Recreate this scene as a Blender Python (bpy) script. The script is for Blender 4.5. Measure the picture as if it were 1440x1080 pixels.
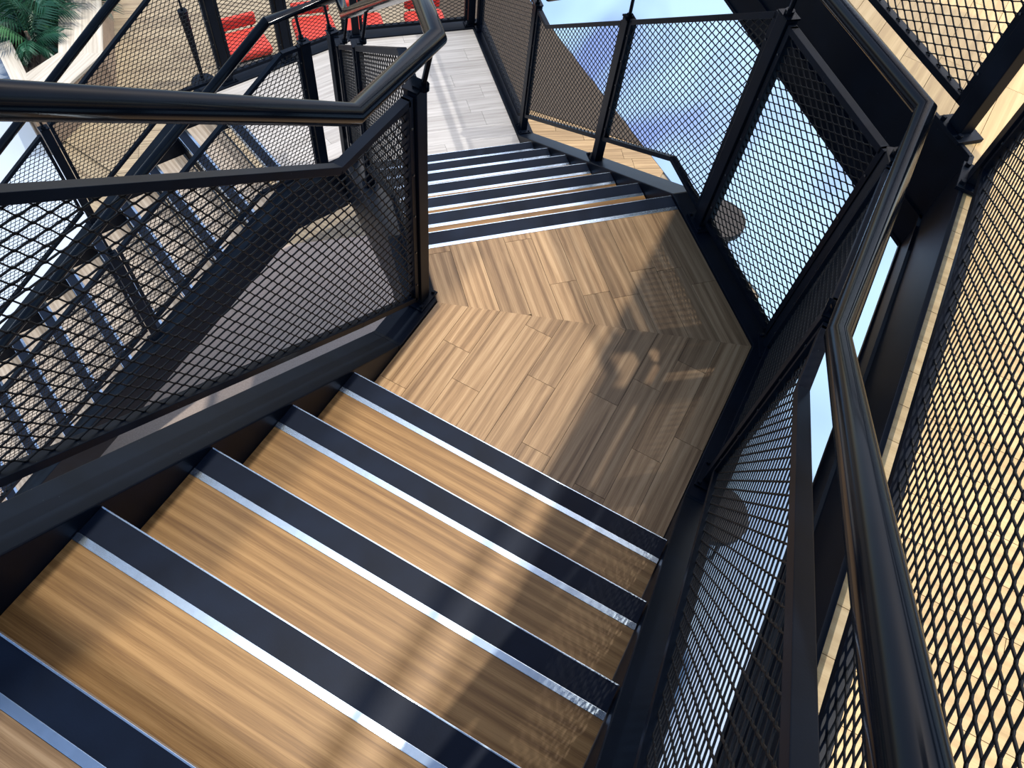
import bpy, bmesh, math, random
from mathutils import Vector, Matrix
import numpy as np

random.seed(7)
for o in list(bpy.data.objects):
    bpy.data.objects.remove(o, do_unlink=True)
scene = bpy.context.scene
COL = scene.collection

# ------------------------------------------------------------------ camera
CAM = Vector((0.95919, -1.02610, 2.17659))
cd = bpy.data.cameras.new('camera')
cam = bpy.data.objects.new('camera', cd)
COL.objects.link(cam)
cam.location = CAM
cam.rotation_euler = (0.550744, -0.087290, 0.503535)
cd.sensor_width = 36.0
cd.lens = 1057.43 / 1440 * 36.0
cd.clip_start = 0.02
scene.camera = cam

# ------------------------------------------------------------------ sky, sun, exposure
SUN = Vector((0.0, -0.02, -1.0)).normalized()          # direction the light travels
world = bpy.data.worlds.new('world')
scene.world = world
world.use_nodes = True
nt = world.node_tree
nt.nodes.clear()
wo = nt.nodes.new('ShaderNodeOutputWorld')
bg = nt.nodes.new('ShaderNodeBackground')
sky = nt.nodes.new('ShaderNodeTexSky')
sky.sky_type = 'NISHITA'
sky.sun_disc = False
sky.sun_elevation = math.radians(48)
sky.sun_rotation = math.atan2(-SUN.x, -SUN.y)
sky.air_density = 1.0
sky.dust_density = 1.5
bg.inputs['Strength'].default_value = 0.27
nt.links.new(sky.outputs[0], bg.inputs[0])
nt.links.new(bg.outputs[0], wo.inputs[0])
sd = bpy.data.lights.new('sun', 'SUN')
sd.energy = 2.65
sd.angle = math.radians(0.7)
sd.color = (1.0, 0.93, 0.82)
so = bpy.data.objects.new('sun', sd)
COL.objects.link(so)
so.rotation_euler = SUN.to_track_quat('-Z', 'Y').to_euler()
so.location = (-3, -3, 12)
# sun thrown back by the glass of the facade opposite, weaker, from the front right
GLINT = Vector((-0.335, -0.285, -1.0)).normalized()
sd2 = bpy.data.lights.new('facade_sun', 'SUN')
sd2.energy = 2.4
sd2.angle = math.radians(1.0)
sd2.color = (1.0, 0.95, 0.88)
so2 = bpy.data.objects.new('facade_sun', sd2)
COL.objects.link(so2)
so2.rotation_euler = GLINT.to_track_quat('-Z', 'Y').to_euler()
so2.location = (6, 5, 12)
vs = scene.view_settings
vs.view_transform = 'Standard'
vs.look = 'None'
vs.gamma = 1.0
vs.use_curve_mapping = False
vs.exposure = 0.0

# ------------------------------------------------------------------ measures of the stair
H = 0.1946186          # riser
G1 = 0.28              # going, upper flight
G2 = 0.2888            # going, the other flights
W1 = 1.1644            # clear width
W2 = 1.1655
W3 = 1.065
LA, LA2 = 0.5286, 0.3622
ZF = 4 * H             # upper floor
ZA = -H                # first landing
ZB = -8 * H            # second landing
ZG = -18 * H           # lower floor
C45 = math.sqrt(0.5)
D1 = Vector((0, 1)); R1 = Vector((1, 0))
D2 = Vector((-C45, C45)); R2 = Vector((C45, C45))
A3 = math.radians(-111.9)
D3 = Vector((math.cos(A3), math.sin(A3))); R3 = Vector((D3.y, -D3.x))   # R3 points to the outer side
VI = Vector((0, LA))
VO = Vector((W1, LA + (W2 - W1 * C45) / C45))
A = VI + LA2 * D2
AR = A + W2 * R2
VIB = Vector((-1.729, 2.258))
N0I = VIB + 0.595 * D3
# outer line of the last flight runs parallel, W3 away
N0O = N0I + W3 * R3
BR2 = A + 3.32 * D2 + W2 * R2


def isect(p, d, q, e):
    det = d.x * (-e.y) + e.x * d.y
    r = q - p
    t = (r.x * (-e.y) + e.x * r.y) / det
    return p + t * d


V2 = isect(BR2, -R2, N0O, -D3)


def v3(p, z):
    return Vector((p[0], p[1], z))


# ------------------------------------------------------------------ materials
def mat(name):
    m = bpy.data.materials.new(name)
    m.use_nodes = True
    n = m.node_tree
    b = n.nodes['Principled BSDF']
    return m, n, b


def lk(n, a, b):
    n.links.new(a, b)


def node(n, t, **kw):
    x = n.nodes.new(t)
    for k, v in kw.items():
        setattr(x, k, v)
    return x


def ramp(n, stops):
    r = n.nodes.new('ShaderNodeValToRGB')
    el = r.color_ramp.elements
    while len(el) < len(stops):
        el.new(0.5)
    for e, (p, c) in zip(el, stops):
        e.position = p
        e.color = (*c, 1)
    return r


def steel(name, col, rough, speck=0.0, bump=0.0, spec=0.5):
    m, n, b = mat(name)
    b.inputs['Roughness'].default_value = rough
    b.inputs['Specular IOR Level'].default_value = spec
    tc = node(n, 'ShaderNodeTexCoord')
    nz = node(n, 'ShaderNodeTexNoise')
    nz.inputs['Scale'].default_value = 9
    nz.inputs['Detail'].default_value = 6
    lk(n, tc.outputs['Object'], nz.inputs['Vector'])
    r = ramp(n, [(0.3, tuple(c * 0.75 for c in col)), (0.7, tuple(c * 1.25 for c in col))])
    lk(n, nz.outputs['Fac'], r.inputs['Fac'])
    out = r.outputs['Color']
    if speck:
        vz = node(n, 'ShaderNodeTexVoronoi')
        vz.inputs['Scale'].default_value = 38
        lk(n, tc.outputs['Object'], vz.inputs['Vector'])
        lt = node(n, 'ShaderNodeMath', operation='LESS_THAN')
        lt.inputs[1].default_value = speck
        lk(n, vz.outputs['Distance'], lt.inputs[0])
        mx = node(n, 'ShaderNodeMixRGB')
        mx.inputs['Color2'].default_value = (0.18, 0.19, 0.2, 1)
        lk(n, lt.outputs[0], mx.inputs['Fac'])
        lk(n, out, mx.inputs['Color1'])
        out = mx.outputs['Color']
    lk(n, out, b.inputs['Base Color'])
    if bump:
        nb = node(n, 'ShaderNodeTexNoise')
        nb.inputs['Scale'].default_value = 260
        lk(n, tc.outputs['Object'], nb.inputs['Vector'])
        bp = node(n, 'ShaderNodeBump')
        bp.inputs['Strength'].default_value = bump
        bp.inputs['Distance'].default_value = 0.002
        lk(n, nb.outputs['Fac'], bp.inputs['Height'])
        lk(n, bp.outputs['Normal'], b.inputs['Normal'])
    return m


def wood(name, dark, mid, light, rough=0.42, var=0.25, spec=0.4, grain=1.0):
    """grain runs along the object's local X; each board gets its own figure and tone"""
    m, n, b = mat(name)
    b.inputs['Roughness'].default_value = rough
    b.inputs['Specular IOR Level'].default_value = spec
    tc = node(n, 'ShaderNodeTexCoord')
    oi = node(n, 'ShaderNodeObjectInfo')
    mu = node(n, 'ShaderNodeMath', operation='MULTIPLY')
    mu.inputs[1].default_value = 61.0
    lk(n, oi.outputs['Random'], mu.inputs[0])
    cx = node(n, 'ShaderNodeCombineXYZ')
    for i in range(3):
        lk(n, mu.outputs[0], cx.inputs[i])
    add = node(n, 'ShaderNodeVectorMath', operation='ADD')
    lk(n, tc.outputs['Object'], add.inputs[0])
    lk(n, cx.outputs[0], add.inputs[1])

    def noise(sx, sy, scale, det, dist=0.0):
        mp = node(n, 'ShaderNodeMapping')
        mp.inputs['Scale'].default_value = (sx, sy, sy)
        lk(n, add.outputs[0], mp.inputs['Vector'])
        z = node(n, 'ShaderNodeTexNoise')
        z.inputs['Scale'].default_value = scale
        z.inputs['Detail'].default_value = det
        z.inputs['Roughness'].default_value = 0.6
        z.inputs['Distortion'].default_value = dist
        lk(n, mp.outputs[0], z.inputs['Vector'])
        return z
    z1 = noise(0.45, 8, 2.2, 5, 0.9)
    z2 = noise(0.9, 60, 3.0, 7, 0.25)
    z3 = noise(3, 230, 4.0, 4)
    wv = node(n, 'ShaderNodeTexWave')
    wv.inputs['Scale'].default_value = 1.0
    wv.inputs['Distortion'].default_value = 9.0
    wv.inputs['Detail'].default_value = 3.0
    wv.inputs['Detail Scale'].default_value = 0.7
    mp = node(n, 'ShaderNodeMapping')
    mp.inputs['Scale'].default_value = (0.8, 9, 9)
    lk(n, add.outputs[0], mp.inputs['Vector'])
    wv.bands_direction = 'Y'
    lk(n, mp.outputs[0], wv.inputs['Vector'])

    def mixv(a, bb, f):
        x = node(n, 'ShaderNodeMath', operation='MULTIPLY')
        x.inputs[1].default_value = 1 - f
        lk(n, a, x.inputs[0])
        y = node(n, 'ShaderNodeMath', operation='MULTIPLY_ADD')
        y.inputs[1].default_value = f
        lk(n, bb, y.inputs[0])
        lk(n, x.outputs[0], y.inputs[2])
        return y.outputs[0]
    f = mixv(z1.outputs['Fac'], z2.outputs['Fac'], 0.50 * grain)
    f = mixv(f, wv.outputs['Fac'], 0.14 * grain)
    f = mixv(f, z3.outputs['Fac'], 0.30 * grain)
    r = ramp(n, [(0.39, dark), (0.50, mid), (0.60, light)])
    lk(n, f, r.inputs['Fac'])
    hs = node(n, 'ShaderNodeHueSaturation')
    mr = node(n, 'ShaderNodeMapRange')
    mr.inputs['To Min'].default_value = 1 - var
    mr.inputs['To Max'].default_value = 1 + var
    lk(n, oi.outputs['Random'], mr.inputs['Value'])
    lk(n, mr.outputs[0], hs.inputs['Value'])
    lk(n, r.outputs['Color'], hs.inputs['Color'])
    lk(n, hs.outputs[0], b.inputs['Base Color'])
    bp = node(n, 'ShaderNodeBump')
    bp.inputs['Strength'].default_value = 0.12
    bp.inputs['Distance'].default_value = 0.002
    lk(n, z2.outputs['Fac'], bp.inputs['Height'])
    lk(n, bp.outputs['Normal'], b.inputs['Normal'])
    return m


def plain(name, col, rough=0.6, spec=0.4, metal=0.0, noise=0.12, scale=14):
    m, n, b = mat(name)
    b.inputs['Roughness'].default_value = rough
    b.inputs['Specular IOR Level'].default_value = spec
    b.inputs['Metallic'].default_value = metal
    tc = node(n, 'ShaderNodeTexCoord')
    nz = node(n, 'ShaderNodeTexNoise')
    nz.inputs['Scale'].default_value = scale
    nz.inputs['Detail'].default_value = 5
    lk(n, tc.outputs['Object'], nz.inputs['Vector'])
    r = ramp(n, [(0.3, tuple(c * (1 - noise) for c in col)), (0.7, tuple(min(1, c * (1 + noise)) for c in col))])
    lk(n, nz.outputs['Fac'], r.inputs['Fac'])
    lk(n, r.outputs['Color'], b.inputs['Base Color'])
    return m


M = {}
M['steel'] = steel('black_painted_steel', (0.0032, 0.0062, 0.0125), 0.40, speck=0.022, bump=0.04, spec=0.09)
M['screw'] = plain('dark_steel_screw', (0.06, 0.065, 0.07), 0.3, 0.5, 0.6)
M['rail'] = steel('black_gloss_tube', (0.0025, 0.0042, 0.0075), 0.12, bump=0.0, spec=0.13)
M['mesh'] = steel('black_expanded_metal', (0.0035, 0.004, 0.0055), 0.55, spec=0.25)
M['insert'] = steel('navy_black_tread_insert', (0.0036, 0.0078, 0.0185), 0.48, bump=0.06, spec=0.13)
M['alu'] = plain('brushed_aluminium', (0.60, 0.73, 0.86), 0.27, 0.5, 1.0, 0.06, 60)
M['oak'] = wood('oak_plank', (0.145, 0.080, 0.034), (0.275, 0.166, 0.078), (0.395, 0.258, 0.134), 0.46, 0.19, grain=0.75)
M['tread'] = wood('oak_tread', (0.140, 0.068, 0.019), (0.232, 0.124, 0.040), (0.325, 0.188, 0.070), 0.46, 0.07)
M['glareoak'] = wood('glare_oak_plank', (0.33, 0.31, 0.295), (0.41, 0.395, 0.38), (0.48, 0.465, 0.45), 0.38, 0.05, grain=0.6)  # same oak as the planks, glare painted in as a paler grey
M['glaretread'] = wood('glare_oak_tread', (0.22, 0.18, 0.14), (0.33, 0.28, 0.23), (0.43, 0.38, 0.32), 0.45, 0.06)  # oak treads of the lower flight, greyed to carry the glare in the colour
M['maple'] = wood('pale_maple_board', (0.40, 0.26, 0.105), (0.50, 0.34, 0.145), (0.57, 0.405, 0.19), 0.5, 0.10, grain=0.6)
M['lowmaple'] = wood('tan_floor_board', (0.18, 0.135, 0.085), (0.26, 0.205, 0.13), (0.33, 0.27, 0.175), 0.5, 0.10, grain=0.6)
M['midmaple'] = wood('honey_floor_board', (0.20, 0.12, 0.05), (0.28, 0.18, 0.08), (0.36, 0.24, 0.115), 0.5, 0.14, grain=0.6)
M['bench'] = wood('pale_bench_board', (0.36, 0.32, 0.26), (0.47, 0.43, 0.36), (0.56, 0.52, 0.45), 0.5, 0.05, grain=0.6)
M['benchside'] = wood('brown_bench_panel', (0.15, 0.10, 0.07), (0.24, 0.17, 0.12), (0.32, 0.24, 0.17), 0.5, 0.08)
M['soil'] = plain('dark_soil', (0.018, 0.014, 0.012), 0.9, 0.2, 0, 0.6, 60)
M['red'] = plain('red_upholstery', (0.55, 0.045, 0.030), 0.7, 0.3, 0, 0.1, 40)
M['darkwood'] = plain('dark_brown_seat', (0.014, 0.010, 0.008), 0.6, 0.4, 0, 0.2, 20)
M['floor_zone'] = plain('taupe_carpet', (0.46, 0.37, 0.31), 0.95, 0.1, 0, 0.10, 90)
M['brown'] = plain('dark_brown_floor', (0.075, 0.058, 0.044), 0.9, 0.1, 0, 0.25, 30)
M['white'] = plain('white_floor', (0.40, 0.47, 0.55), 0.4, 0.5, 0, 0.06, 0.8)


def blue_floor():
    m, n, b = mat('pale_blue_floor')
    b.inputs['Roughness'].default_value = 0.35
    b.inputs['Specular IOR Level'].default_value = 0.5
    tc = node(n, 'ShaderNodeTexCoord')
    mp = node(n, 'ShaderNodeMapping')
    mp.inputs['Scale'].default_value = (0.55, 0.22, 1)
    mp.inputs['Rotation'].default_value = (0, 0, math.radians(28))
    lk(n, tc.outputs['Object'], mp.inputs['Vector'])
    nz = node(n, 'ShaderNodeTexNoise')
    nz.inputs['Scale'].default_value = 1.9
    nz.inputs['Detail'].default_value = 2
    nz.inputs['Distortion'].default_value = 0.4
    lk(n, mp.outputs[0], nz.inputs['Vector'])
    r = ramp(n, [(0.30, (0.09, 0.16, 0.38)), (0.45, (0.17, 0.29, 0.45)), (0.60, (0.225, 0.37, 0.48))])  # darker stops put soft shadow streaks into the floor colour
    lk(n, nz.outputs['Fac'], r.inputs['Fac'])
    lk(n, r.outputs['Color'], b.inputs['Base Color'])
    return m


M['blue'] = blue_floor()


def leaf_mat():
    m, n, b = mat('palm_leaf')
    b.inputs['Roughness'].default_value = 0.35
    oi = node(n, 'ShaderNodeObjectInfo')
    r = ramp(n, [(0.0, (0.008, 0.045, 0.026)), (0.6, (0.018, 0.085, 0.045)), (1.0, (0.06, 0.17, 0.07))])
    lk(n, oi.outputs['Random'], r.inputs['Fac'])
    lk(n, r.outputs['Color'], b.inputs['Base Color'])
    return m


M['leaf'] = leaf_mat()


# ------------------------------------------------------------------ mesh helpers
class MB:
    def __init__(self):
        self.v = []
        self.f = []

    def add(self, vs_, fs_):
        o = len(self.v)
        self.v += [tuple(x) for x in vs_]
        self.f += [tuple(i + o for i in f) for f in fs_]
        return self

    def box(self, lo, hi):
        x0, y0, z0 = lo
        x1, y1, z1 = hi
        return self.add([(x0, y0, z0), (x1, y0, z0), (x1, y1, z0), (x0, y1, z0), (x0, y0, z1), (x1, y0, z1), (x1, y1, z1), (x0, y1, z1)],
                        [(0, 3, 2, 1), (4, 5, 6, 7), (0, 1, 5, 4), (1, 2, 6, 5), (2, 3, 7, 6), (3, 0, 4, 7)])

    def prism(self, poly, z0, z1):
        """poly: list of 2d points, counter-clockwise"""
        ar = sum(poly[i][0] * poly[(i + 1) % len(poly)][1] - poly[(i + 1) % len(poly)][0] * poly[i][1] for i in range(len(poly)))
        if ar < 0:
            poly = poly[::-1]
        k = len(poly)
        vs_ = [(p[0], p[1], z0) for p in poly] + [(p[0], p[1], z1) for p in poly]
        fs_ = [tuple(range(k - 1, -1, -1)), tuple(range(k, 2 * k))] + [(i, (i + 1) % k, k + (i + 1) % k, k + i) for i in range(k)]
        return self.add(vs_, fs_)

    def bar(self, p, q, wid, thk, side):
        """box from p to q; `side` = direction of the width, thickness is perpendicular"""
        p = Vector(p); q = Vector(q)
        d = (q - p).normalized()
        s = Vector(side)
        s = (s - s.dot(d) * d).normalized()
        t = d.cross(s)
        s = s * wid / 2
        t = t * thk / 2
        vs_ = [p - s - t, p + s - t, p + s + t, p - s + t, q - s - t, q + s - t, q + s + t, q - s + t]
        return self.add(vs_, [(0, 3, 2, 1), (4, 5, 6, 7), (0, 1, 5, 4), (1, 2, 6, 5), (2, 3, 7, 6), (3, 0, 4, 7)])

    def tube(self, pts, r, n=16, caps=True):
        pts = [Vector(p) for p in pts]
        k = len(pts)
        rings = []
        d0 = (pts[1] - pts[0]).normalized()
        u = d0.orthogonal().normalized()
        for i in range(k):
            din = (pts[i] - pts[i - 1]).normalized() if i else d0
            dout = (pts[i + 1] - pts[i]).normalized() if i < k - 1 else din
            u = (u - u.dot(din) * din).normalized()
            w_ = din.cross(u)
            nrm = (din + dout).normalized()
            ring = []
            for j in range(n):
                a_ = 2 * math.pi * j / n
                off = r * (math.cos(a_) * u + math.sin(a_) * w_)
                t = -off.dot(nrm) / din.dot(nrm)      # slide along din onto the mitre plane
                ring.append(pts[i] + off + t * din)
            rings.append(ring)
        vs_ = [v for ring in rings for v in ring]
        fs_ = [(i * n + j, i * n + (j + 1) % n, (i + 1) * n + (j + 1) % n, (i + 1) * n + j) for i in range(k - 1) for j in range(n)]
        if caps:
            fs_ += [tuple(range(n - 1, -1, -1)), tuple((k - 1) * n + j for j in range(n))]
        return self.add(vs_, fs_)

    def build(self, name, m, parent=None, bevel=0.0, smooth=False, origin=None, rz=0.0):
        vs_ = self.v
        me = bpy.data.meshes.new(name)
        me.from_pydata(vs_, [], self.f)
        me.update()
        if bevel:
            bm = bmesh.new()
            bm.from_mesh(me)
            es = [e for e in bm.edges if len(e.link_faces) == 2 and e.calc_face_angle(0) > 0.5]
            bmesh.ops.bevel(bm, geom=es, offset=bevel, segments=2, affect='EDGES', profile=0.6)
            bm.to_mesh(me)
            bm.free()
        if smooth:
            me.polygons.foreach_set('use_smooth', [True] * len(me.polygons))
            try:
                me.set_sharp_from_angle(angle=math.radians(40))
            except Exception:
                pass
        me.materials.append(M[m])
        o = bpy.data.objects.new(name, me)
        COL.objects.link(o)
        if origin is not None:
            o.location = origin
        o.rotation_euler.z = rz
        if parent is not None:
            o.parent = parent
        return o


def tag(o, label=None, cat=None, group=None, kind=None):
    if label: o['label'] = label
    if cat: o['category'] = cat
    if group: o['group'] = group
    if kind: o['kind'] = kind
    return o


def thing(name, label, cat, loc=(0, 0, 0), rz=0.0, group=None):
    o = bpy.data.objects.new(name, None)
    o.empty_display_size = 0.1
    COL.objects.link(o)
    o.location = loc
    o.rotation_euler.z = rz
    return tag(o, label, cat, group)


def copy_part(o, parent, loc=None):
    c = o.copy()
    COL.objects.link(c)
    c.parent = parent
    if loc is not None:
        c.location = loc
    return c


# ---- polygon clipping
def clip_half(poly, n, c):
    """keep points with n.p <= c"""
    out = []
    for i in range(len(poly)):
        p, q = poly[i], poly[(i + 1) % len(poly)]
        a_ = n[0] * p[0] + n[1] * p[1] - c
        b_ = n[0] * q[0] + n[1] * q[1] - c
        if a_ <= 0:
            out.append(p)
        if (a_ < 0 < b_) or (b_ < 0 < a_):
            t = a_ / (a_ - b_)
            out.append((p[0] + t * (q[0] - p[0]), p[1] + t * (q[1] - p[1])))
    return out


def area(poly):
    return 0.5 * sum(poly[i][0] * poly[(i + 1) % len(poly)][1] - poly[(i + 1) % len(poly)][0] * poly[i][1] for i in range(len(poly)))


def planks(parent, poly, dirv, width, z0, z1, m, name='plank', lengths=(0.5, 0.9), gap=0.0007, phase=0.0, rnd=None, origin=(0, 0), staircase=None):
    """lay boards running along dirv inside a convex polygon, each board its own object with grain along local X"""
    rnd = rnd or random
    d = Vector(dirv).normalized()
    s = Vector((-d.y, d.x))
    us = [p[0] * d.x + p[1] * d.y for p in poly]
    ws = [p[0] * s.x + p[1] * s.y for p in poly]
    base = origin[0] * s.x + origin[1] * s.y
    k0 = math.floor((min(ws) - base) / width) - 1
    k1 = math.ceil((max(ws) - base) / width) + 1
    ang = math.atan2(d.y, d.x)
    for k in range(k0, k1):
        a0 = base + k * width + phase
        strip = clip_half(poly, (s.x, s.y), a0 + width - gap)
        if len(strip) < 3:
            continue
        strip = clip_half(strip, (-s.x, -s.y), -(a0 + gap))
        if len(strip) < 3:
            continue
        u = min(us) - rnd.uniform(0, lengths[0])
        if staircase:
            u = min(us) - staircase * 3 + (k * staircase) % lengths[1]
        while u < max(us):
            L = rnd.uniform(*lengths)
            piece = clip_half(strip, (d.x, d.y), u + L - gap)
            if len(piece) >= 3:
                piece = clip_half(piece, (-d.x, -d.y), -(u + gap))
            u += L
            if len(piece) < 3 or abs(area(piece)) < 6e-5:
                continue
            cx = sum(p[0] for p in piece) / len(piece)
            cy = sum(p[1] for p in piece) / len(piece)
            loc = [((p[0] - cx) * d.x + (p[1] - cy) * d.y, (p[0] - cx) * s.x + (p[1] - cy) * s.y) for p in piece]
            # drop nearly equal points
            q = []
            for p in loc:
                if not q or math.hypot(p[0] - q[-1][0], p[1] - q[-1][1]) > 1e-4:
                    q.append(p)
            if len(q) < 3:
                continue
            MB().prism(q, z0, z1).build(name, m, parent, origin=(cx, cy, 0), rz=ang)


# ------------------------------------------------------------------ flights
def offset_pts(pts, dist):
    """offset an open 2d polyline to its left by dist, mitred"""
    out = []
    k = len(pts)
    for i in range(k):
        if i == 0:
            d = (pts[1] - pts[0]).normalized(); nn = Vector((-d.y, d.x)); out.append(pts[0] + nn * dist)
        elif i == k - 1:
            d = (pts[-1] - pts[-2]).normalized(); nn = Vector((-d.y, d.x)); out.append(pts[-1] + nn * dist)
        else:
            d = (pts[i] - pts[i - 1]).normalized(); e = (pts[i + 1] - pts[i]).normalized()
            n1 = Vector((-d.y, d.x)); n2 = Vector((-e.y, e.x))
            b_ = (n1 + n2)
            out.append(pts[i] + b_ * dist / (1 + n1.dot(n2)))
    return out


def sweep_beam(nodes, o0, o1, depth, cut=None):
    """nodes: list of (Vector2, ztop); solid between offsets o0 and o1 (to the left), given vertical depth"""
    p = [n_[0] for n_ in nodes]
    a_ = offset_pts(p, o0)
    b_ = offset_pts(p, o1)
    mb = MB()
    vs_ = []
    for i, (q, z) in enumerate(nodes):
        vs_ += [v3(a_[i], z), v3(b_[i], z), v3(b_[i], z - depth), v3(a_[i], z - depth)]
    fs_ = []
    for i in range(len(nodes) - 1):
        for j in range(4):
            fs_.append((4 * i + j, 4 * i + (j + 1) % 4, 4 * (i + 1) + (j + 1) % 4, 4 * (i + 1) + j))
    fs_ += [(0, 3, 2, 1), tuple(4 * (len(nodes) - 1) + j for j in range(4))]
    mb.add(vs_, fs_)
    return mb


SW = 0.122   # stringer width
SD = 0.34    # stringer depth
EPS = 0.006


def make_treads(root, first, d, r, width, zs, going, m, n, name='tread'):
    """local frame of a tread: X across the flight, Y in walking direction, nose tip at Y=0, top at Z=0"""
    ang = math.atan2(r.y, r.x)
    wn = width - 0.004
    back = going + 0.012
    tread = None
    for k in range(n):
        p = first + d * going * k
        loc = (p.x, p.y, zs - H * k)
        if tread is None:
            t = MB().box((0.002, -back, -0.034), (wn, -0.086, 0.0)).build(name, m, root, bevel=0.001, origin=loc, rz=ang)
            s1 = MB().box((0.002, -0.086, -0.03), (wn, -0.068, 0.0016)).build('aluminium_strip', 'alu', t, bevel=0.0006)
            s2 = MB().box((0.002, -0.068, -0.036), (wn, -0.0035, 0.0010)).build('dark_nosing', 'insert', t, bevel=0.0008)
            s3 = MB().box((0.002, -0.0035, -0.040), (wn, 0.0, 0.0020)).build('front_trim', 'alu', t, bevel=0.0005)
            s4 = MB().box((0.002, -0.030, -H + 0.002), (wn, -0.018, -0.036)).build('riser', 'steel', t)
            tread = (t, [s1, s2, s3, s4])
        else:
            t = copy_part(tread[0], root, loc)
            for s in tread[1]:
                copy_part(s, t)


# --- upper flight: noses at y=-1.12 (floor edge) ... 0
fl1 = thing('stair_flight', 'oak stair flight in the foreground, running down to the sunlit chevron landing', 'staircase', (0.58, 0.0, -H), group=None)


FIX = []      # roots whose children were given world coordinates
FIX.append(fl1)
make_treads(fl1, Vector((0, -4 * G1)) + D1 * G1, D1, R1, W1, 3 * H, G1, 'tread', 4)
k1 = H / G1
up = 0.012
sweep_beam([(Vector((0, -1.75)), ZF + up), (Vector((0, -1.12)), ZF + up), (Vector((0, G1 - 0.02)), ZA + 0.02 * k1 + up)], 0.0, SW, SD).build('stringer', 'steel', fl1, bevel=0.004)
sweep_beam([(Vector((W1, -1.75)), ZF + up), (Vector((W1, -1.12)), ZF + up), (Vector((W1, G1 - 0.02)), ZA + 0.02 * k1 + up)], 0.0, -SW, SD).build('stringer', 'steel', fl1, bevel=0.004)

# --- middle flight
fl2 = thing('stair_flight', 'middle stair flight running down from the chevron landing to the pale grey landing', 'staircase', (-0.9, 2.4, ZB))
FIX.append(fl2)
make_treads(fl2, A + D2 * G2, D2, R2, W2, ZA - H, G2, 'tread', 6)
sweep_beam([(A - D2 * 0.0, ZA + up), (A + D2 * 7 * G2, ZB + up)], 0.0, SW, SD).build('stringer', 'steel', fl2, bevel=0.004)
sweep_beam([(AR, ZA + up), (AR + D2 * 7 * G2, ZB + up)], 0.0, -SW, SD).build('stringer', 'steel', fl2, bevel=0.004)

# --- lower flight
fl3 = thing('stair_flight', 'lower stair flight at the left, seen through black mesh, descending from the grey landing', 'staircase', (N0I.x + D3.x * 2, N0I.y + D3.y * 2, ZG))
FIX.append(fl3)
# nose direction from inner to outer is R3; local X must make Y the walking direction -> X = D3 turned by -90 degrees
X3 = Vector((D3.y, -D3.x))
make_treads(fl3, N0I + D3 * G2, D3, X3, W3, ZB - H, G2, 'glaretread', 9)
sweep_beam([(N0I, ZB + up), (N0I + D3 * 10 * G2, ZG + up)], 0.0, SW, SD).build('stringer', 'steel', fl3, bevel=0.004)
sweep_beam([(N0O, ZB + up), (N0O + D3 * 10 * G2, ZG + up)], 0.0, -SW, SD).build('stringer', 'steel', fl3, bevel=0.004)

# ------------------------------------------------------------------ landings
def nosing(root, p, r, width, z, name='landing_nosing'):
    ang = math.atan2(r.y, r.x)
    wn = width - 0.004
    t = MB().box((0.002, -0.068, -0.036), (wn, -0.0035, 0.0010)).build(name, 'insert', root, bevel=0.0008, origin=(p.x, p.y, z), rz=ang)
    MB().box((0.002, -0.086, -0.03), (wn, -0.068, 0.0016)).build('aluminium_strip', 'alu', t, bevel=0.0006)
    MB().box((0.002, -0.0035, -0.040), (wn, 0.0, 0.0020)).build('front_trim', 'alu', t, bevel=0.0005)
    return t


def tup(*ps):
    return [(p[0], p[1]) for p in ps]


g3 = 0.003
laA = thing('stair_landing', 'chevron oak landing in the middle, half in sun and half in shade', 'landing', (0.4, 0.9, ZA - 0.3))
FIX.append(laA)
rn = random.Random(3)
e = 0.087
pa = tup(Vector((g3, -0.045)), Vector((W1 - g3, -0.045)), VO + Vector((-g3, 0)), VI + Vector((g3, 0)))
planks(laA, pa, (0, 1), 0.1165, ZA - 0.012, ZA, 'oak', lengths=(0.42, 0.78), rnd=rn, origin=(0, 0))
pb = tup(VI + Vector((g3, 0)), VO + Vector((-g3, 0)), AR - D2 * e - R2 * g3, A - D2 * e + R2 * g3)
planks(laA, pb, D2, 0.1165, ZA - 0.012, ZA, 'oak', lengths=(0.42, 0.78), rnd=rn, origin=VI)
nosing(laA, A, R2, W2, ZA)
MB().prism(tup(Vector((0.001, -0.03)), Vector((W1 - 0.001, -0.03)), VO, AR - D2 * 0.02, A - D2 * 0.02, VI), ZA - 0.06, ZA - 0.0125).build('deck_plate', 'steel', laA)
inA = [(Vector((0, G1 - 0.02)), ZA + 0.02 * k1 + up), (Vector((0, G1)), ZA + up), (VI, ZA + up), (A, ZA + up)]
sweep_beam(inA, 0.0, SW, SD).build('edge_beam', 'steel', laA, bevel=0.004)
ouA = [(Vector((W1, G1 - 0.02)), ZA + 0.02 * k1 + up), (Vector((W1, G1)), ZA + up), (VO, ZA + up), (AR, ZA + up)]
sweep_beam(ouA, 0.0, -SW, SD).build('edge_beam', 'steel', laA, bevel=0.004)

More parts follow.
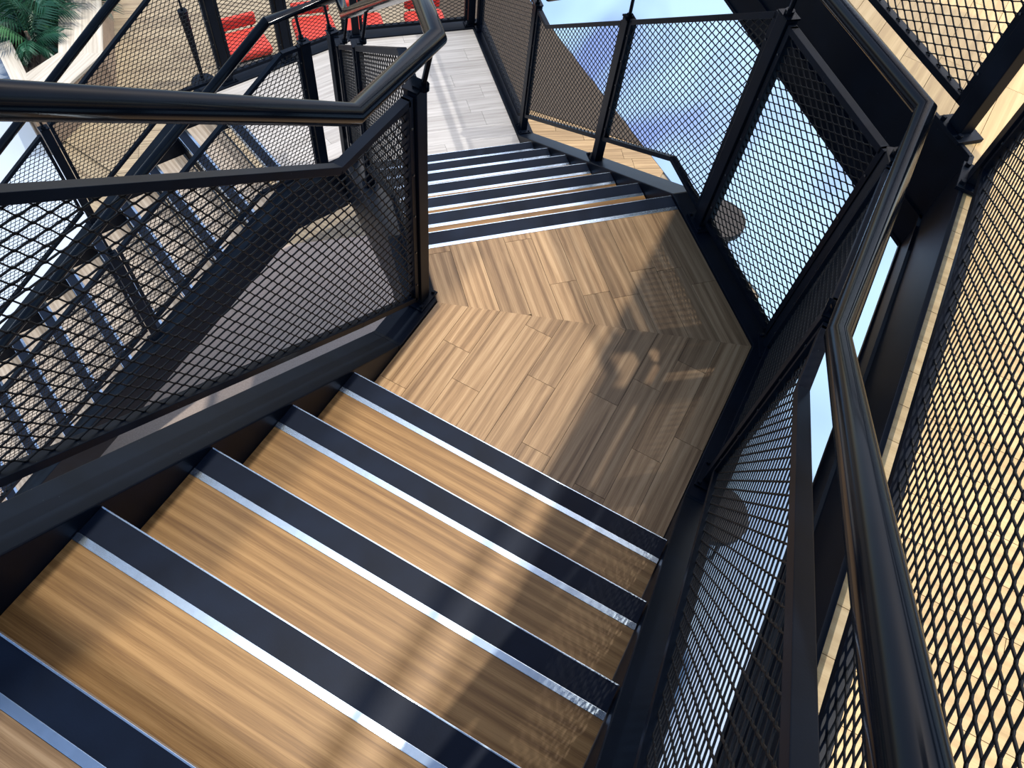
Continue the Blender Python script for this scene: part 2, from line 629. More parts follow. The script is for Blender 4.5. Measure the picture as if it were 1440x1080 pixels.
laB = thing('stair_landing', 'oak landing, pale grey with painted glare, beyond the middle flight, near the red chairs', 'landing', (-2.2, 2.8, ZB - 0.3))
FIX.append(laB)
Bn = A + D2 * 6 * G2
BnR = AR + D2 * 6 * G2
p1 = tup(Bn - D2 * 0.04 + R2 * g3, BnR - D2 * 0.04 - R2 * g3, BR2, V2, VIB)
planks(laB, p1, R2, 0.15, ZB - 0.012, ZB, 'glareoak', lengths=(0.8, 1.3), rnd=rn, origin=Bn)
p2 = tup(VIB, V2, N0O - D3 * e, N0I - D3 * e)
planks(laB, p2, D3, 0.15, ZB - 0.012, ZB, 'glareoak', lengths=(0.8, 1.3), rnd=rn, origin=VIB)
nosing(laB, N0I, X3, W3, ZB)
MB().prism(tup(Bn - D2 * 0.03, BnR - D2 * 0.03, BR2, V2, N0O - D3 * 0.02, N0I - D3 * 0.02, VIB), ZB - 0.06, ZB - 0.0125).build('deck_plate', 'steel', laB)
inB = [(Bn + D2 * G2, ZB + up), (VIB, ZB + up), (N0I, ZB + up)]
sweep_beam(inB, 0.0, SW, SD).build('edge_beam', 'steel', laB, bevel=0.004)
ouB = [(BnR + D2 * G2, ZB + up), (BR2, ZB + up), (V2, ZB + up), (N0O, ZB + up)]
sweep_beam(ouB, 0.0, -SW, SD).build('edge_beam', 'steel', laB, bevel=0.004)


# ------------------------------------------------------------------ balustrades
class Path:
    """an offset line along the stair edge; l = plan length"""

    def __init__(self, corners, off):
        self.p = offset_pts(corners, off)
        self.l = [0.0]
        for i in range(1, len(self.p)):
            self.l.append(self.l[-1] + (self.p[i] - self.p[i - 1]).length)

    def seg(self, l):
        for i in range(len(self.p) - 1):
            if l <= self.l[i + 1] + 1e-9:
                return i
        return len(self.p) - 2

    def at(self, l):
        i = self.seg(l)
        d = (self.p[i + 1] - self.p[i]).normalized()
        return self.p[i] + d * (l - self.l[i])

    def dir(self, l):
        i = self.seg(l)
        return (self.p[i + 1] - self.p[i]).normalized()

    def proj(self, q, i):
        d = (self.p[i + 1] - self.p[i]).normalized()
        return self.l[i] + (q - self.p[i]).dot(d)


def pl(nodes, l):
    if l <= nodes[0][0]:
        return nodes[0][1]
    for (a_, za), (b_, zb) in zip(nodes, nodes[1:]):
        if l <= b_:
            return za + (zb - za) * (l - a_) / (b_ - a_)
    return nodes[-1][1]


def zline(kinks, hs, hl):
    """kinks: (l, z level, +1 start of slope / -1 end of slope); heights above pitch line and above level"""
    out = []
    for l, z in kinks:
        out.append((l - (hl - hs) / 0.68, z + hl))
    return out


def strands(V, Fc, quad, L, S, to_np, nrm):
    """expanded metal: bonds joined by slanting strands, clipped to a convex quad in panel coordinates"""
    q = np.array(quad if area(quad) > 0 else quad[::-1])
    e_ = np.roll(q, -1, 0) - q
    nn = np.stack([-e_[:, 1], e_[:, 0]], 1)                      # inward normals
    cc = (nn * q).sum(1)
    u0, v0 = q.min(0)
    u1, v1 = q.max(0)
    B = 0.0062
    I, J = np.meshgrid(np.arange(math.floor(u0 / (L / 2)) - 1, math.ceil(u1 / (L / 2)) + 2), np.arange(math.floor(v0 / (S / 2)) - 1, math.ceil(v1 / (S / 2)) + 2), indexing='ij')
    k = ((I + J) % 2) == 0
    N = np.stack([I[k] * L / 2, J[k] * S / 2], 1)
    for da, db, wid in (((-B / 2, 0), (B / 2, 0), 0.0050), ((B / 2 - 0.001, 0), (L / 2 - B / 2 + 0.001, S / 2), 0.0031), ((B / 2 - 0.001, 0), (L / 2 - B / 2 + 0.001, -S / 2), 0.0031)):
        P_ = N + np.array(da)
        D_ = np.array(db) - np.array(da)
        t0 = np.zeros(len(P_)); t1 = np.ones(len(P_))
        ok = np.ones(len(P_), bool)
        for n_, c_ in zip(nn, cc):
            den = float(n_ @ D_)
            num = c_ - P_ @ n_
            if abs(den) < 1e-12:
                ok &= num <= 0
            elif den > 0:
                t0 = np.maximum(t0, num / den)
            else:
                t1 = np.minimum(t1, num / den)
        ok &= (t1 - t0) > 0.03
        if not ok.any():
            continue
        a_ = P_[ok] + D_ * t0[ok, None]
        b_ = P_[ok] + D_ * t1[ok, None]
        w_ = np.array([-D_[1], D_[0]]) / np.hypot(*D_) * wid / 2
        th = nrm * 0.0016
        c8 = [to_np(a_ - w_) - th, to_np(a_ + w_) - th, to_np(a_ + w_) + th, to_np(a_ - w_) + th, to_np(b_ - w_) - th, to_np(b_ + w_) - th, to_np(b_ + w_) + th, to_np(b_ - w_) + th]
        arr = np.stack(c8, 1).reshape(-1, 3)
        base = sum(len(x) for x in V)
        V.append(arr)
        m_ = len(a_)
        fb = np.array([(0, 1, 5, 4), (1, 2, 6, 5), (2, 3, 7, 6), (3, 0, 4, 7)])
        Fc.append((fb[None] + (base + 8 * np.arange(m_))[:, None, None]).reshape(-1, 4))


MESHL, MESHS = 0.058, 0.030


def panel(root, path, l0, l1, ztop, zbot, fw=0.022, ft=0.030, name='mesh_panel'):
    """framed expanded-metal panel between l0 and l1 on one straight run"""
    ls = [l0] + sorted(x for x, _ in ztop + zbot if l0 + 0.02 < x < l1 - 0.02) + [l1]
    P0 = path.at(l0)
    d = path.dir((l0 + l1) / 2)
    n3 = Vector((-d.y, d.x, 0))
    top = [(l, pl(ztop, l)) for l in ls]
    bot = [(l, pl(zbot, l)) for l in ls]

    def p3(l, z):
        q = P0 + d * (l - l0)
        return Vector((q.x, q.y, z))
    # slope of the net follows the longer part of the panel
    best = max(zip(bot, bot[1:]), key=lambda s: s[1][0] - s[0][0])
    sl = math.atan2(best[1][1] - best[0][1], best[1][0] - best[0][0])
    ca, sa = math.cos(sl), math.sin(sl)
    oz = bot[0][1]

    def to_uv(l, z):
        x, y = l - l0, z - oz
        return (x * ca + y * sa, -x * sa + y * ca)

    def to3(u, v):
        x, y = u * ca - v * sa, u * sa + v * ca
        return p3(l0 + x, oz + y)
    P0n = np.array([P0.x, P0.y, oz])
    eu = np.array([d.x * ca, d.y * ca, sa])
    ev = np.array([-d.x * sa, -d.y * sa, ca])
    nrm = np.array(n3)

    def to_np(uv):
        return P0n + uv[:, :1] * eu + uv[:, 1:] * ev
    V, Fc = [], []
    for i in range(len(ls) - 1):
        strands(V, Fc, [to_uv(*bot[i]), to_uv(*bot[i + 1]), to_uv(*top[i + 1]), to_uv(*top[i])], MESHL, MESHS, to_np, nrm)
    V = np.concatenate(V)
    Fc = np.concatenate(Fc)
    me_ = bpy.data.meshes.new(name)
    me_.vertices.add(len(V))
    me_.vertices.foreach_set('co', V.ravel())
    me_.loops.add(Fc.size)
    me_.loops.foreach_set('vertex_index', Fc.ravel().astype(np.int32))
    me_.polygons.add(len(Fc))
    me_.polygons.foreach_set('loop_start', np.arange(0, Fc.size, 4, dtype=np.int32))
    me_.polygons.foreach_set('loop_total', np.full(len(Fc), 4, dtype=np.int32))
    me_.update(calc_edges=True)
    me_.materials.append(M['mesh'])
    net = bpy.data.objects.new(name, me_)
    COL.objects.link(net)
    net.parent = root
    # the frame: top bar, bottom bar, two uprights
    fr = MB()
    for line in (top, bot):
        for i in range(len(line) - 1):
            a_, b_ = p3(*line[i]), p3(*line[i + 1])
            fr.bar(a_, b_, ft, fw, n3)
    for l in (l0, l1):
        fr.bar(p3(l, pl(zbot, l) - fw / 2), p3(l, pl(ztop, l) + fw / 2), ft, fw, n3)
    fr.build('panel_frame', 'steel', net, bevel=0.0015)
    # screws on the frame
    sc = MB()
    for l in (l0, l1):
        z0, z1 = pl(zbot, l), pl(ztop, l)
        for i in range(5):
            z = z0 + (z1 - z0) * (i + 0.5) / 5
            c = p3(l, z)
            sc.tube([c - n3 * (ft / 2 + 0.003), c + n3 * (ft / 2 + 0.003)], 0.004, 8)
    sc.build('screw_row', 'screw', net)
    return net


def post(root, path, l, zb, zt, zr, rail_path, rail_l, wid=0.056, dep=0.046, name='post'):
    q = path.at(l)
    i = path.seg(l)
    d = path.dir(l)
    # posts at a corner stand on the bisector
    for j in range(1, len(path.p) - 1):
        if abs(path.l[j] - l) < 1e-6:
            d = ((path.p[j] - path.p[j - 1]).normalized() + (path.p[j + 1] - path.p[j]).normalized()).normalized()
    d3 = Vector((d.x, d.y, 0))
    o = MB().bar(v3(q, zb + 0.008), v3(q, zt), wid, dep, d3).build(name, 'steel', root, bevel=0.003)
    n3 = Vector((-d.y, d.x, 0))
    b = MB()
    b.bar(v3(q, zb), v3(q, zb + 0.009), 0.115, 0.085, d3)
    for sx in (-1, 1):
        for sy in (-1, 1):
            c = v3(q, zb + 0.009) + d3 * 0.044 * sx + n3 * 0.030 * sy
            b.tube([c, c + Vector((0, 0, 0.010))], 0.007, 6)
    b.build('base_plate', 'steel', o, bevel=0.0012)
    if rail_path is not None:
        r = rail_path.at(rail_l)
        br = MB()
        br.bar(v3(q, zt), v3(q, zt + 0.007), 0.062, 0.052, d3)
        mid = q + (r - q) * 0.55
        br.bar(v3(q, zt + 0.010), v3(mid, zt + 0.010), 0.03, 0.007, d3) if (mid - q).length > 0.01 else None
        br.tube([v3(mid, zt), v3(mid, zt + 0.03), v3(r, zr - 0.02)], 0.0085, 10)
        br.tube([v3(mid, zt + 0.004), v3(mid, zt + 0.022)], 0.016, 10)
        br.build('rail_bracket', 'rail', o, smooth=True)
    return o


def rail_pts(path, zr, l0, l1):
    ls = sorted({l0, l1} | {l for l, _ in zr if l0 < l < l1} | {l for l in path.l if l0 < l < l1})
    pts = []
    for l in ls:
        q = path.at(l)
        p = v3(q, pl(zr, l))
        if not pts or (p - pts[-1]).length > 0.01:
            pts.append(p)
    return pts


RAD = 0.0275
END3 = 10 * G2


def kinks_for(path, is_outer):
    i_end1 = 0
    a1 = path.proj(Vector((0, -4 * G1)), 0)
    a2 = path.proj(Vector((0, G1)), 0)
    b1 = path.proj(A, 1)
    b2 = path.proj(A + D2 * 7 * G2, 1)
    last = len(path.p) - 2
    c1 = path.proj(N0I, last)
    c2 = path.proj(N0I + D3 * END3, last)
    return a1, a2, b1, b2, c1, c2


def lines(kk):
    a1, a2, b1, b2, c1, c2 = kk
    k = [(a1, ZF), (a2, ZA), (b1, ZA), (b2, ZB), (c1, ZB), (c2, ZG)]
    zt = zline(k, 0.858, 0.960)
    zb = zline(k, 0.172, 0.062)
    zr = zline(k, 1.055, 1.140)
    z0 = [(l, z + up) for l, z in k]
    return zt, zb, zr, z0


# inner side
in_corners = [Vector((0, -1.75)), VI, VIB, N0I + D3 * (END3 + 0.1)]
inP = Path(in_corners, 0.058)
inR = Path(in_corners, 0.004)
kk = kinks_for(inP, False)
izt, izb, izr, iz0 = lines(kk)
kkr = kinks_for(inR, False)
_, _, irr, _ = lines(kkr)
bal_in = thing('balustrade', 'inner balustrade with black tube handrail and diamond mesh, curling around the stairwell', 'balustrade', (VI.x, VI.y, ZA))
FIX.append(bal_in)
MB().tube(rail_pts(inR, irr, 0.0, inR.l[-1]), RAD, 24).build('handrail', 'rail', bal_in, smooth=True)
lVI, lVIB = inP.l[1], inP.l[2]


def ipost(l, top=None):
    # nearest place on the rail path
    i = inP.seg(l)
    rl = inR.proj(inP.at(l), i)
    rl = min(max(rl, inR.l[i]), inR.l[i + 1])
    return post(bal_in, inP, l, pl(iz0, l), pl(izt, l) + 0.02, pl(irr, rl), inR, rl)


in_posts = [kk[0] - 0.15, lVI - 0.002, lVI + LA2 + 0.95, kk[3] - 0.24, lVIB + 0.02, kk[4] - 0.30, kk[4] + 4 * G2 + 0.0, kk[5] - 0.1]
for l in in_posts:
    ipost(l)
gp = 0.045
for a_, b_ in ((in_posts[0], in_posts[1]), (in_posts[1] + 0.004, in_posts[2]), (in_posts[2], in_posts[3]), (in_posts[3], in_posts[4] - 0.02), (in_posts[4], in_posts[5]), (in_posts[5], in_posts[6]), (in_posts[6], in_posts[7])):
    if b_ - a_ > 0.2:
        panel(bal_in, inP, a_ + gp, b_ - gp, izt, izb)

# outer side
ou_corners = [Vector((W1, -1.75)), VO, BR2, V2, N0O + D3 * (END3 + 0.1)]
ouP = Path(ou_corners, -0.058)
ouR = Path(ou_corners, -0.052)
kko = kinks_for(ouP, True)
ozt, ozb, ozr, oz0 = lines(kko)
kkor = kinks_for(ouR, True)
_, _, orr, _ = lines(kkor)
lVO, lBR, lV2 = ouP.l[1], ouP.l[2], ouP.l[3]
bal_out = thing('balustrade', 'outer balustrade on the right with handrail and mesh panels beside the floor edge', 'balustrade', (VO.x, VO.y, ZA))
FIX.append(bal_out)
MB().tube(rail_pts(ouR, orr, 0.0, ouR.l[1] + (ouR.l[2] - ouR.l[1]) * 0.98), RAD, 24).build('handrail', 'rail', bal_out, smooth=True)
bal_far = thing('balustrade', 'far outer balustrade behind the grey landing and down the lower left flight', 'balustrade', (V2.x, V2.y, ZB))
FIX.append(bal_far)
MB().tube(rail_pts(ouR, orr, ouR.l[1] + (ouR.l[2] - ouR.l[1]) * 0.985, ouR.l[-1]), RAD, 24).build('handrail', 'rail', bal_far, smooth=True)


def opost(root, l):
    i = ouP.seg(l)
    rl = ouR.proj(ouP.at(l), i)
    rl = min(max(rl, ouR.l[i]), ouR.l[i + 1])
    return post(root, ouP, l, pl(oz0, l), pl(ozt, l) + 0.02, pl(orr, rl), ouR, rl)


bAR = kko[2]
ou_posts = [kko[0] - 0.15, kko[1] + 0.10, lVO, bAR - 0.19, bAR + 0.87, bAR + 2.08, lBR - 0.06]
for l in ou_posts:
    opost(bal_out, l)
for a_, b_ in zip(ou_posts, ou_posts[1:]):
    panel(bal_out, ouP, a_ + gp, b_ - gp, ozt, ozb)
far_posts = [lBR + 0.06, lV2 - 0.05, lV2 + 0.55, kko[4] - 0.22, kko[4] + 1.06, kko[4] + 2.3]
for l in far_posts:
    opost(bal_far, l)
for a_, b_ in ((far_posts[0], far_posts[1]), (lV2, far_posts[2]), (far_posts[2], far_posts[3]), (far_posts[3], far_posts[4]), (far_posts[4], far_posts[5])):
    if b_ - a_ > 0.15:
        panel(bal_far, ouP, a_ + gp, b_ - gp, ozt, ozb)

# ------------------------------------------------------------------ upper floor around the opening
XF = 1.425
NF = 1.842 * math.sqrt(2)          # x + y of the diagonal edge
CF = Vector((XF, NF - XF))
E1 = Vector((-C45, C45))
bf = Vector((math.cos(math.radians(22.5)), math.sin(math.radians(22.5))))
floor_up = thing('floor', None, None, (0, 0, 0))
floor_up['kind'] = 'structure'
ra = tup(Vector((XF, -2.6)), Vector((XF + 1.9, -2.6)), CF + bf * 2.06, CF)
rb = tup(CF, CF + bf * 2.06, CF + E1 * 2.3 + R2 * 1.9, CF + E1 * 2.3)
for poly in (ra, rb):
    MB().prism(poly, ZF - 0.37, ZF - 0.021).build('floor_slab', 'steel', floor_up)
planks(floor_up, ra, (1, 0), 0.105, ZF - 0.02, ZF, 'maple', lengths=(0.55, 0.8), rnd=rn, origin=(XF, 0))
planks(floor_up, rb, (0.08, 1), 0.105, ZF - 0.02, ZF, 'maple', lengths=(0.4, 0.6), rnd=rn, origin=(XF, 0))
# top landing behind the first nosing
top_poly = tup(Vector((g3, -2.0)), Vector((W1 - g3, -2.0)), Vector((W1 - g3, -1.12 - e)), Vector((g3, -1.12 - e)))
planks(floor_up, top_poly, (1, 0), 0.16, ZF - 0.012, ZF, 'oak', lengths=(1.3, 1.5), rnd=rn, origin=(0, 0))
MB().prism(top_poly, ZF - 0.1, ZF - 0.013).build('floor_slab', 'steel', floor_up)
nosing(floor_up, Vector((0, -1.12)), R1, W1, ZF, 'floor_nosing')
MB().box((0.003, -1.15, ZF - H + 0.002), (W1 - 0.003, -1.138, ZF - 0.037)).build('riser', 'steel', floor_up)

# steel edge beam of the opening: web, top angle and bottom flange
for i, (p, q) in enumerate(((Vector((XF, -2.6)), CF), (CF, CF + E1 * 2.3))):
    t = sweep_beam([(p, ZF + 0.004), (q, ZF + 0.004)], 0.0, 0.014, 0.39).build('trim_%d' % (i + 1), 'steel', None, bevel=0.002)
    tag(t, kind='structure')
    f1 = sweep_beam([(p, ZF - 0.372), (q, ZF - 0.372)], 0.013, 0.02, 0.014).build('flange', 'steel', t)
    f2 = sweep_beam([(p, ZF - 0.245), (q, ZF - 0.245)], 0.012, 0.024, 0.010).build('flange', 'steel', t)

# guard along the opening
gpath = Path([Vector((XF, -2.6)), CF, CF + E1 * 2.3], -0.018)
guard = thing('guard_rail', 'black mesh guard on the light maple floor edge at the right', 'guard rail', (CF.x, CF.y, ZF))
FIX.append(guard)
gt = [(0, ZF + 0.98), (9, ZF + 0.98)]
gb = [(0, ZF + 0.075), (9, ZF + 0.075)]
gr = [(0, ZF + 1.12), (9, ZF + 1.12)]
lC = gpath.l[1]


def gpost(l):
    q = gpath.at(l)
    d = gpath.dir(l)
    d3 = Vector((d.x, d.y, 0))
    n3 = Vector((-d.y, d.x, 0))
    o = MB().bar(v3(q, ZF + 0.014), v3(q, ZF + 1.0), 0.060, 0.046, d3).build('post', 'steel', guard, bevel=0.003)
    b = MB()
    b.bar(v3(q, ZF + 0.002), v3(q, ZF + 0.014), 0.12, 0.09, d3)
    c = v3(q, ZF + 0.014) + n3 * 0.033
    for s in (-0.042, 0.042):
        b.tube([c + d3 * s, c + d3 * s + Vector((0, 0, 0.012))], 0.008, 6)
    b.build('base_plate', 'steel', o, bevel=0.0012)
    br = MB().tube([v3(q, ZF + 0.99), v3(q, ZF + 1.11)], 0.009, 10)
    br.build('rail_bracket', 'rail', o, smooth=True)


gl = [lC - 3.75, lC - 2.6, lC - 0.12, lC + 0.12, lC + 1.3, lC + 2.2]
for l in gl:
    gpost(l)
for a_, b_ in ((gl[0], gl[1]), (gl[1], gl[2]), (gl[3], gl[4]), (gl[4], gl[5])):
    panel(guard, gpath, a_ + gp, b_ - gp, gt, gb)
MB().tube([v3(gpath.at(0.1), ZF + 1.12), v3(gpath.p[1], ZF + 1.12), v3(gpath.at(lC + 2.28), ZF + 1.12)], RAD, 24).build('handrail', 'rail', guard, smooth=True)

# ------------------------------------------------------------------ unseen overhead slabs and tube, shaped and placed to cast the shade bands
UPZ = 22 * H
blocker = thing('shade_blocker', None, None, (0, 0, 0))
blocker['kind'] = 'structure'
XC0, XC1 = 0.80, 1.36
cn = [(Vector((XC0, -2.4)), ZF + 0.9), (Vector((XC0, G1)), ZA)]
sweep_beam([(p, z + UPZ) for p, z in cn], 0.0, -(XC1 - XC0), 0.30).build('blocker_slab', 'steel', blocker)
MB().prism([(0.695, 0.10), (XC1, 0.10), (XC1, 2.0), (0.585, 2.0)], ZA + UPZ - 0.31, ZA + UPZ - 0.01).build('blocker_slab', 'steel', blocker)
MB().prism([(-0.6, -0.97), (XC1, -0.97), (XC1, -3.0), (-0.6, -3.0)], ZF + UPZ - 0.02, ZF + UPZ + 0.28).build('blocker_slab', 'steel', blocker)
MB().tube([Vector((XC0 - 0.085, p.y, z + UPZ + 0.9)) for p, z in cn], RAD, 12).build('handrail', 'rail', blocker, smooth=True)  # added tube overhead, placed to cast the narrow shade band

# ------------------------------------------------------------------ lower floor
fl = MB().box((-30, -16, ZG - 0.2), (30, 40, ZG - 0.021)).build('floor', 'lowmaple')
tag(fl, kind='structure')
P = Vector((-2.9264, 7.5383)); Q = Vector((-0.1114, 5.5215))
dv = (Q - P).normalized()
nv = Vector((-dv.y, dv.x))
# pale blue zone to the far right of the diagonal joint
bz = [(p[0], p[1]) for p in (P - dv * 14, Q + dv * 1.75, Vector((1.35, -12)), Vector((24, -12)), Vector((24, 30)))]
MB().prism(bz, ZG - 0.02, ZG + 0.001).build('pale_blue_floor', 'blue', fl)
# taupe carpet below the stairwell
b0 = Vector((-2.9666, 2.4715)); b1 = Vector((-2.4361, 2.9536))
dd = (b1 - b0).normalized()
MB().prism(tup(b0 - dd * 1.6, b1 + dd * 1.9, Vector((1.30, 3.2)), Vector((1.30, -12)), Vector((-4.3, -12))), ZG - 0.02, ZG).build('floor_zone', 'floor_zone', fl)
# pale zone left of the planter bench
c0 = Vector((-5.9712, 2.4232)); c1 = Vector((-5.0728, 2.0097))
de = (c1 - c0).normalized()
MB().prism(tup(c0 - de * 10, c1 + de * 0.9, Vector((-4.4, -12)), Vector((-22, -12))), ZG - 0.02, ZG + 0.0005).build('white_floor', 'white', fl)
# dark brown zone up to the diagonal joint, wood boards in front of it
def on_joint(y):
    return P + dv * ((y - P.y) / dv.y)


MB().prism(tup(Vector((-3.35, 5.43)), on_joint(5.84) - nv * 0.004, on_joint(11.0) - nv * 0.004, Vector((-8.4, 11.0)), Vector((-3.35, 6.2))), ZG - 0.02, ZG).build('floor_zone', 'brown', fl)
# boards that can be told apart
wpoly = tup(Vector((-3.34, 4.2)), Vector((-0.2, 4.2)), on_joint(5.58) - nv * 0.004, on_joint(5.83) - nv * 0.004, Vector((-3.34, 5.42)))
planks(fl, wpoly, (0.8, 0.6), 0.16, ZG - 0.02, ZG, 'midmaple', lengths=(0.6, 1.0), rnd=rn, gap=0.002, origin=(0, 0))
wpoly2 = tup(Vector((-7.5, 2.6)), Vector((-3.6, 2.2)), Vector((-3.6, 6.1)), Vector((-5.2, 7.7)), Vector((-8.5, 7.8)))
planks(fl, wpoly2, (0.75, 0.66), 0.20, ZG - 0.02, ZG, 'lowmaple', lengths=(0.9, 1.4), rnd=rn, gap=0.002, origin=(0, 0))

# ------------------------------------------------------------------ planter bench with palms
ZT = ZG + 0.45
ob = [Vector((-7.36, 4.85)), Vector((-5.7913, 3.2926)), Vector((-5.6061, 2.1697)), Vector((-7.9, 3.40))]
ib = [Vector((-7.60, 4.47)), Vector((-6.1465, 3.0488)), Vector((-6.1487, 2.6367)), Vector((-7.75, 3.50))]
planter = thing('planter_bench', 'pale wooden bench box around a bed of palms at the top left', 'planter', (-6.6, 3.4, ZG))
FIX.append(planter)
for i in range(4):
    j = (i + 1) % 4
    q = [ob[i], ob[j], ib[j], ib[i]]
    c = sum(q, Vector((0, 0))) / 4
    d = (ob[j] - ob[i]).normalized()
    # boards run across the rim on the wide sides
    ang = math.atan2(d.y, d.x)
    s = Vector((-d.y, d.x))
    lq = [((p - c).dot(d), (p - c).dot(s)) for p in q]
    MB().prism(lq, ZT - 0.03, ZT).build('rim_board', 'bench', planter, origin=(c.x, c.y, 0), rz=ang)
    # outer face and inner liner
    o1 = ob[i] + (c - ob[i]) * 0.02
    n_ = s if (c - ob[i]).dot(s) > 0 else -s
    fq = [ob[i] + n_ * 0.012, ob[j] + n_ * 0.012, ob[j] + n_ * 0.03, ob[i] + n_ * 0.03]
    MB().prism(tup(*fq), ZG, ZT - 0.03).build('side_panel', 'benchside', planter)
    lq2 = [ib[i], ib[j], ib[j] - n_ * 0.02, ib[i] - n_ * 0.02]
    MB().prism(tup(*lq2), ZG, ZT - 0.03).build('liner', 'mesh', planter)
soil = bmesh.new()
res = 16
grid = {}
for a_ in range(res + 1):
    for b_ in range(res + 1):
        s_, t_ = a_ / res, b_ / res
        p = (ib[0] * (1 - s_) + ib[1] * s_) * (1 - t_) + (ib[3] * (1 - s_) + ib[2] * s_) * t_
        grid[a_, b_] = soil.verts.new((p.x, p.y, ZT - 0.10 + random.uniform(-0.02, 0.02)))
for a_ in range(res):
    for b_ in range(res):
        soil.faces.new((grid[a_, b_], grid[a_ + 1, b_], grid[a_ + 1, b_ + 1], grid[a_, b_ + 1]))
bmesh.ops.recalc_face_normals(soil, faces=soil.faces)
me = bpy.data.meshes.new('soil')
soil.to_mesh(me)
me.materials.append(M['soil'])
so_ = bpy.data.objects.new('soil', me)
COL.objects.link(so_)
so_.parent = planter
so_['kind'] = 'stuff'


def frond(length, droop, nl, rnd):
    """one feather leaf: curved rib in local XZ with narrow leaflets"""
    mb = MB()
    pts = []
    for i in range(9):
        t = i / 8
        pts.append(Vector((length * t * (1 - 0.12 * t), 0, length * (0.75 * t - droop * t * t))))
    mb.tube(pts, 0.005, 5, caps=False)
    for i in range(nl):
        t = 0.22 + 0.78 * i / (nl - 1)
        k = min(int(t * 8), 7)
        f = t * 8 - k
        p = pts[k].lerp(pts[k + 1], f)
        d = (pts[k + 1] - pts[k]).normalized()
        ll = length * 0.42 * math.sin(math.pi * (0.18 + 0.74 * (1 - t))) + 0.03
        for sgn in (-1, 1):
            side = Vector((0.62 + 0.3 * t, sgn * (0.85 - 0.25 * t), -0.18 - rnd.uniform(0, 0.2))).normalized()
            tip = p + side * ll + Vector((0, 0, -0.10 * ll))
            mid = p + side * ll * 0.45 + Vector((0, 0, 0.02))
            wv_ = d * 0.009 * (1 + length)
            vs_ = [p, mid - wv_, tip, mid + wv_]
            up_ = Vector((0, 0, 0.0015))
            mb.add([v + up_ for v in vs_] + [v - up_ for v in vs_], [(0, 1, 2, 3), (7, 6, 5, 4), (0, 4, 5, 1), (1, 5, 6, 2), (2, 6, 7, 3), (3, 7, 4, 0)])
    return mb


palm_spots = [((-6.62, 3.08), 0.50, 11, 'small green palm at the near tip of the planter bed'),
              ((-6.86, 3.36), 0.66, 13, 'bushy green palm in the middle of the planter bed'),
              ((-7.15, 3.72), 0.95, 14, 'tall green palm furthest back in the planter bed'),
              ((-6.95, 3.95), 0.75, 12, 'green palm leaning over the bench side of the planter bed')]
prn = random.Random(5)
for (px, py), L_, n_, lab in palm_spots:
    r_ = thing('palm_plant', lab, 'plant', (px, py, ZT - 0.11), group='palms in the planter bed')
    for k in range(n_):
        az = 2 * math.pi * k / n_ + prn.uniform(-0.2, 0.2)
        ring = k % 3
        o = frond(L_ * (0.75 + 0.15 * ring), 0.35 + 0.22 * (2 - ring), 15, prn).build('frond', 'leaf', r_)
        o.rotation_euler = (prn.uniform(-0.1, 0.1), -0.25 * ring, az)
    MB().tube([(0, 0, -0.02), (0.01, 0, 0.06), (0, 0.01, 0.14)], 0.018, 8).build('stem', 'benchside', r_, smooth=True)

# ------------------------------------------------------------------ red chairs
def soft_box(lo, hi, bev):
    bm = bmesh.new()
    bmesh.ops.create_cube(bm, size=1)
    for v in bm.verts:
        v.co = Vector([lo[i] + (v.co[i] + 0.5) * (hi[i] - lo[i]) for i in range(3)])
    bmesh.ops.bevel(bm, geom=list(bm.edges), offset=bev, segments=4, affect='EDGES', profile=0.5)
    return bm


def bm_obj(name, bm, m, parent):
    me_ = bpy.data.meshes.new(name)
    bm.to_mesh(me_)
    bm.free()
    me_.polygons.foreach_set('use_smooth', [True] * len(me_.polygons))
    me_.materials.append(M[m])
    o = bpy.data.objects.new(name, me_)
    COL.objects.link(o)
    o.parent = parent
    return o


def red_chair(loc, rz, label):
    r_ = thing('lounge_chair', label, 'chair', (loc[0], loc[1], ZG), rz, 'red chairs beyond the grey landing')
    bm_obj('seat', soft_box((-0.23, -0.22, 0.32), (0.23, 0.22, 0.43), 0.05), 'red', r_)
    bm_obj('backrest', soft_box((-0.21, 0.19, 0.44), (0.21, 0.25, 0.58), 0.028), 'red', r_)
    for sx in (-1, 1):
        MB().tube([(0.15 * sx, 0.22, 0.36), (0.15 * sx, 0.225, 0.50)], 0.010, 8).build('back_support', 'mesh', r_, smooth=True)
        for sy in (-1, 1):
            MB().tube([(0.18 * sx, 0.17 * sy, 0.33), (0.21 * sx, 0.20 * sy, 0.0)], 0.012, 8).build('leg', 'mesh', r_, smooth=True)
    MB().bar((-0.20, 0.0, 0.31), (0.20, 0.0, 0.31), 0.38, 0.02, (0, 1, 0)).build('seat_frame', 'mesh', r_)
    return r_


red_chair((-4.80, 4.34), math.radians(60), 'red chair seen through the mesh left of the landing, nearest of the red chairs')
red_chair((-4.36, 4.98), math.radians(48), 'red chair partly hidden behind the handrail joint above the landing')
red_chair((-3.95, 5.34), math.radians(45), 'red chair behind the middle of the far landing edge')
red_chair((-3.42, 5.82), math.radians(45), 'red chair furthest right behind the thick handrail bend')

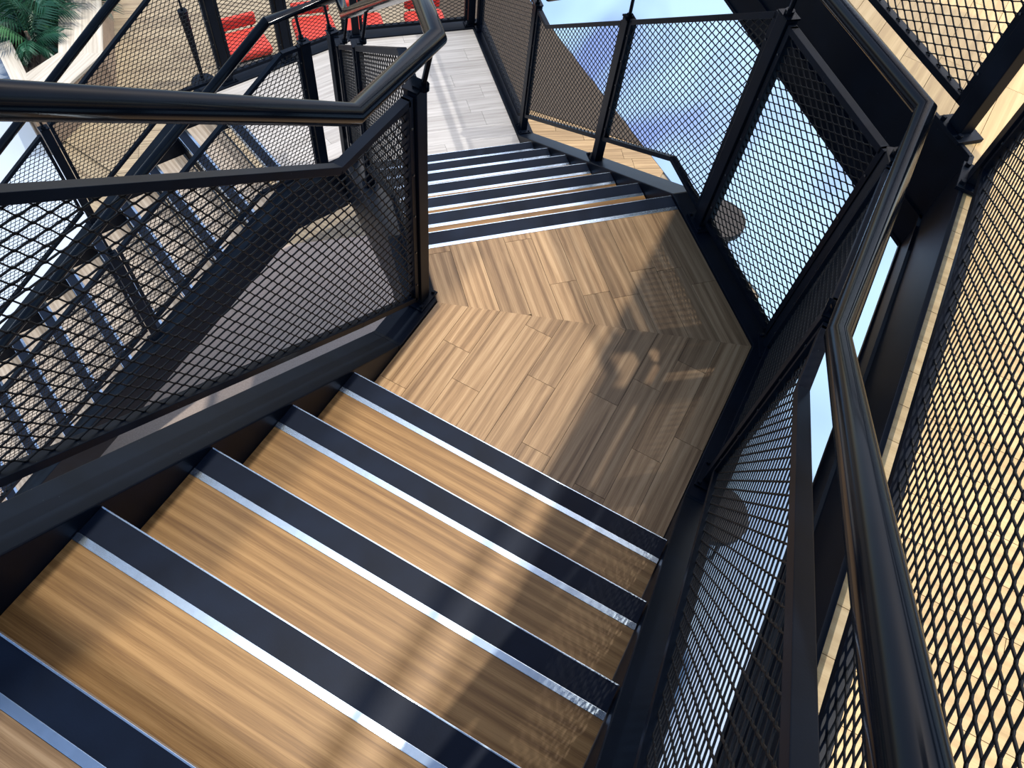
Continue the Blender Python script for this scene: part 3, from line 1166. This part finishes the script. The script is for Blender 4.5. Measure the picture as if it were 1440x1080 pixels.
# slim black stand on the maple floor, seen through the far mesh
st = thing('floor_stand', 'slim black tapered stand on the maple floor behind the far mesh', 'stand', (-5.15, 3.92, ZG))
MB().tube([(0, 0, 0.0), (0, 0, 0.02)], 0.13, 20).build('base', 'steel', st, smooth=True)
mbs = MB()
for i, (z0, z1, r0, r1) in enumerate(((0.02, 0.85, 0.016, 0.05),)):
    n_ = 12
    vs_ = [(r0 * math.cos(2 * math.pi * j / n_), r0 * math.sin(2 * math.pi * j / n_), z0) for j in range(n_)] + [(r1 * math.cos(2 * math.pi * j / n_), r1 * math.sin(2 * math.pi * j / n_), z1) for j in range(n_)]
    mbs.add(vs_, [(j, (j + 1) % n_, n_ + (j + 1) % n_, n_ + j) for j in range(n_)] + [tuple(range(n_ - 1, -1, -1)), tuple(range(n_, 2 * n_))])
mbs.build('column', 'steel', st, smooth=True)
MB().tube([(0, 0, 0.85), (0, 0, 1.05)], 0.012, 8).build('rod', 'steel', st, smooth=True)
MB().tube([(0, 0, 1.05), (0, 0, 1.09)], 0.05, 16).build('cap', 'steel', st, smooth=True)


def stool(loc, r, h_, label):
    r_ = thing('round_stool', label, 'stool', (loc[0], loc[1], ZG))
    MB().tube([(0, 0, h_ - 0.09), (0, 0, h_ - 0.012), ], r, 28).build('seat', 'darkwood', r_, bevel=0.01, smooth=True)
    for k in range(4):
        a_ = math.pi / 4 + k * math.pi / 2
        MB().tube([(0.6 * r * math.cos(a_), 0.6 * r * math.sin(a_), h_ - 0.09), (0.9 * r * math.cos(a_), 0.9 * r * math.sin(a_), 0)], 0.014, 8).build('leg', 'mesh', r_, smooth=True)


stool((0.62, 4.80), 0.26, 0.45, 'dark round stool on the blue floor behind the mesh, near the diagonal joint')
stool((1.70, 1.85), 0.24, 0.45, 'dark round stool on the blue floor below the right stringer')

# ------------------------------------------------------------------ keep world placement of parts under their roots
for root in FIX:
    inv = (Matrix.Translation(root.location) @ Matrix.Rotation(root.rotation_euler.z, 4, 'Z')).inverted()
    for ch in root.children:
        ch.matrix_parent_inverse = inv
bpy.context.view_layer.update()
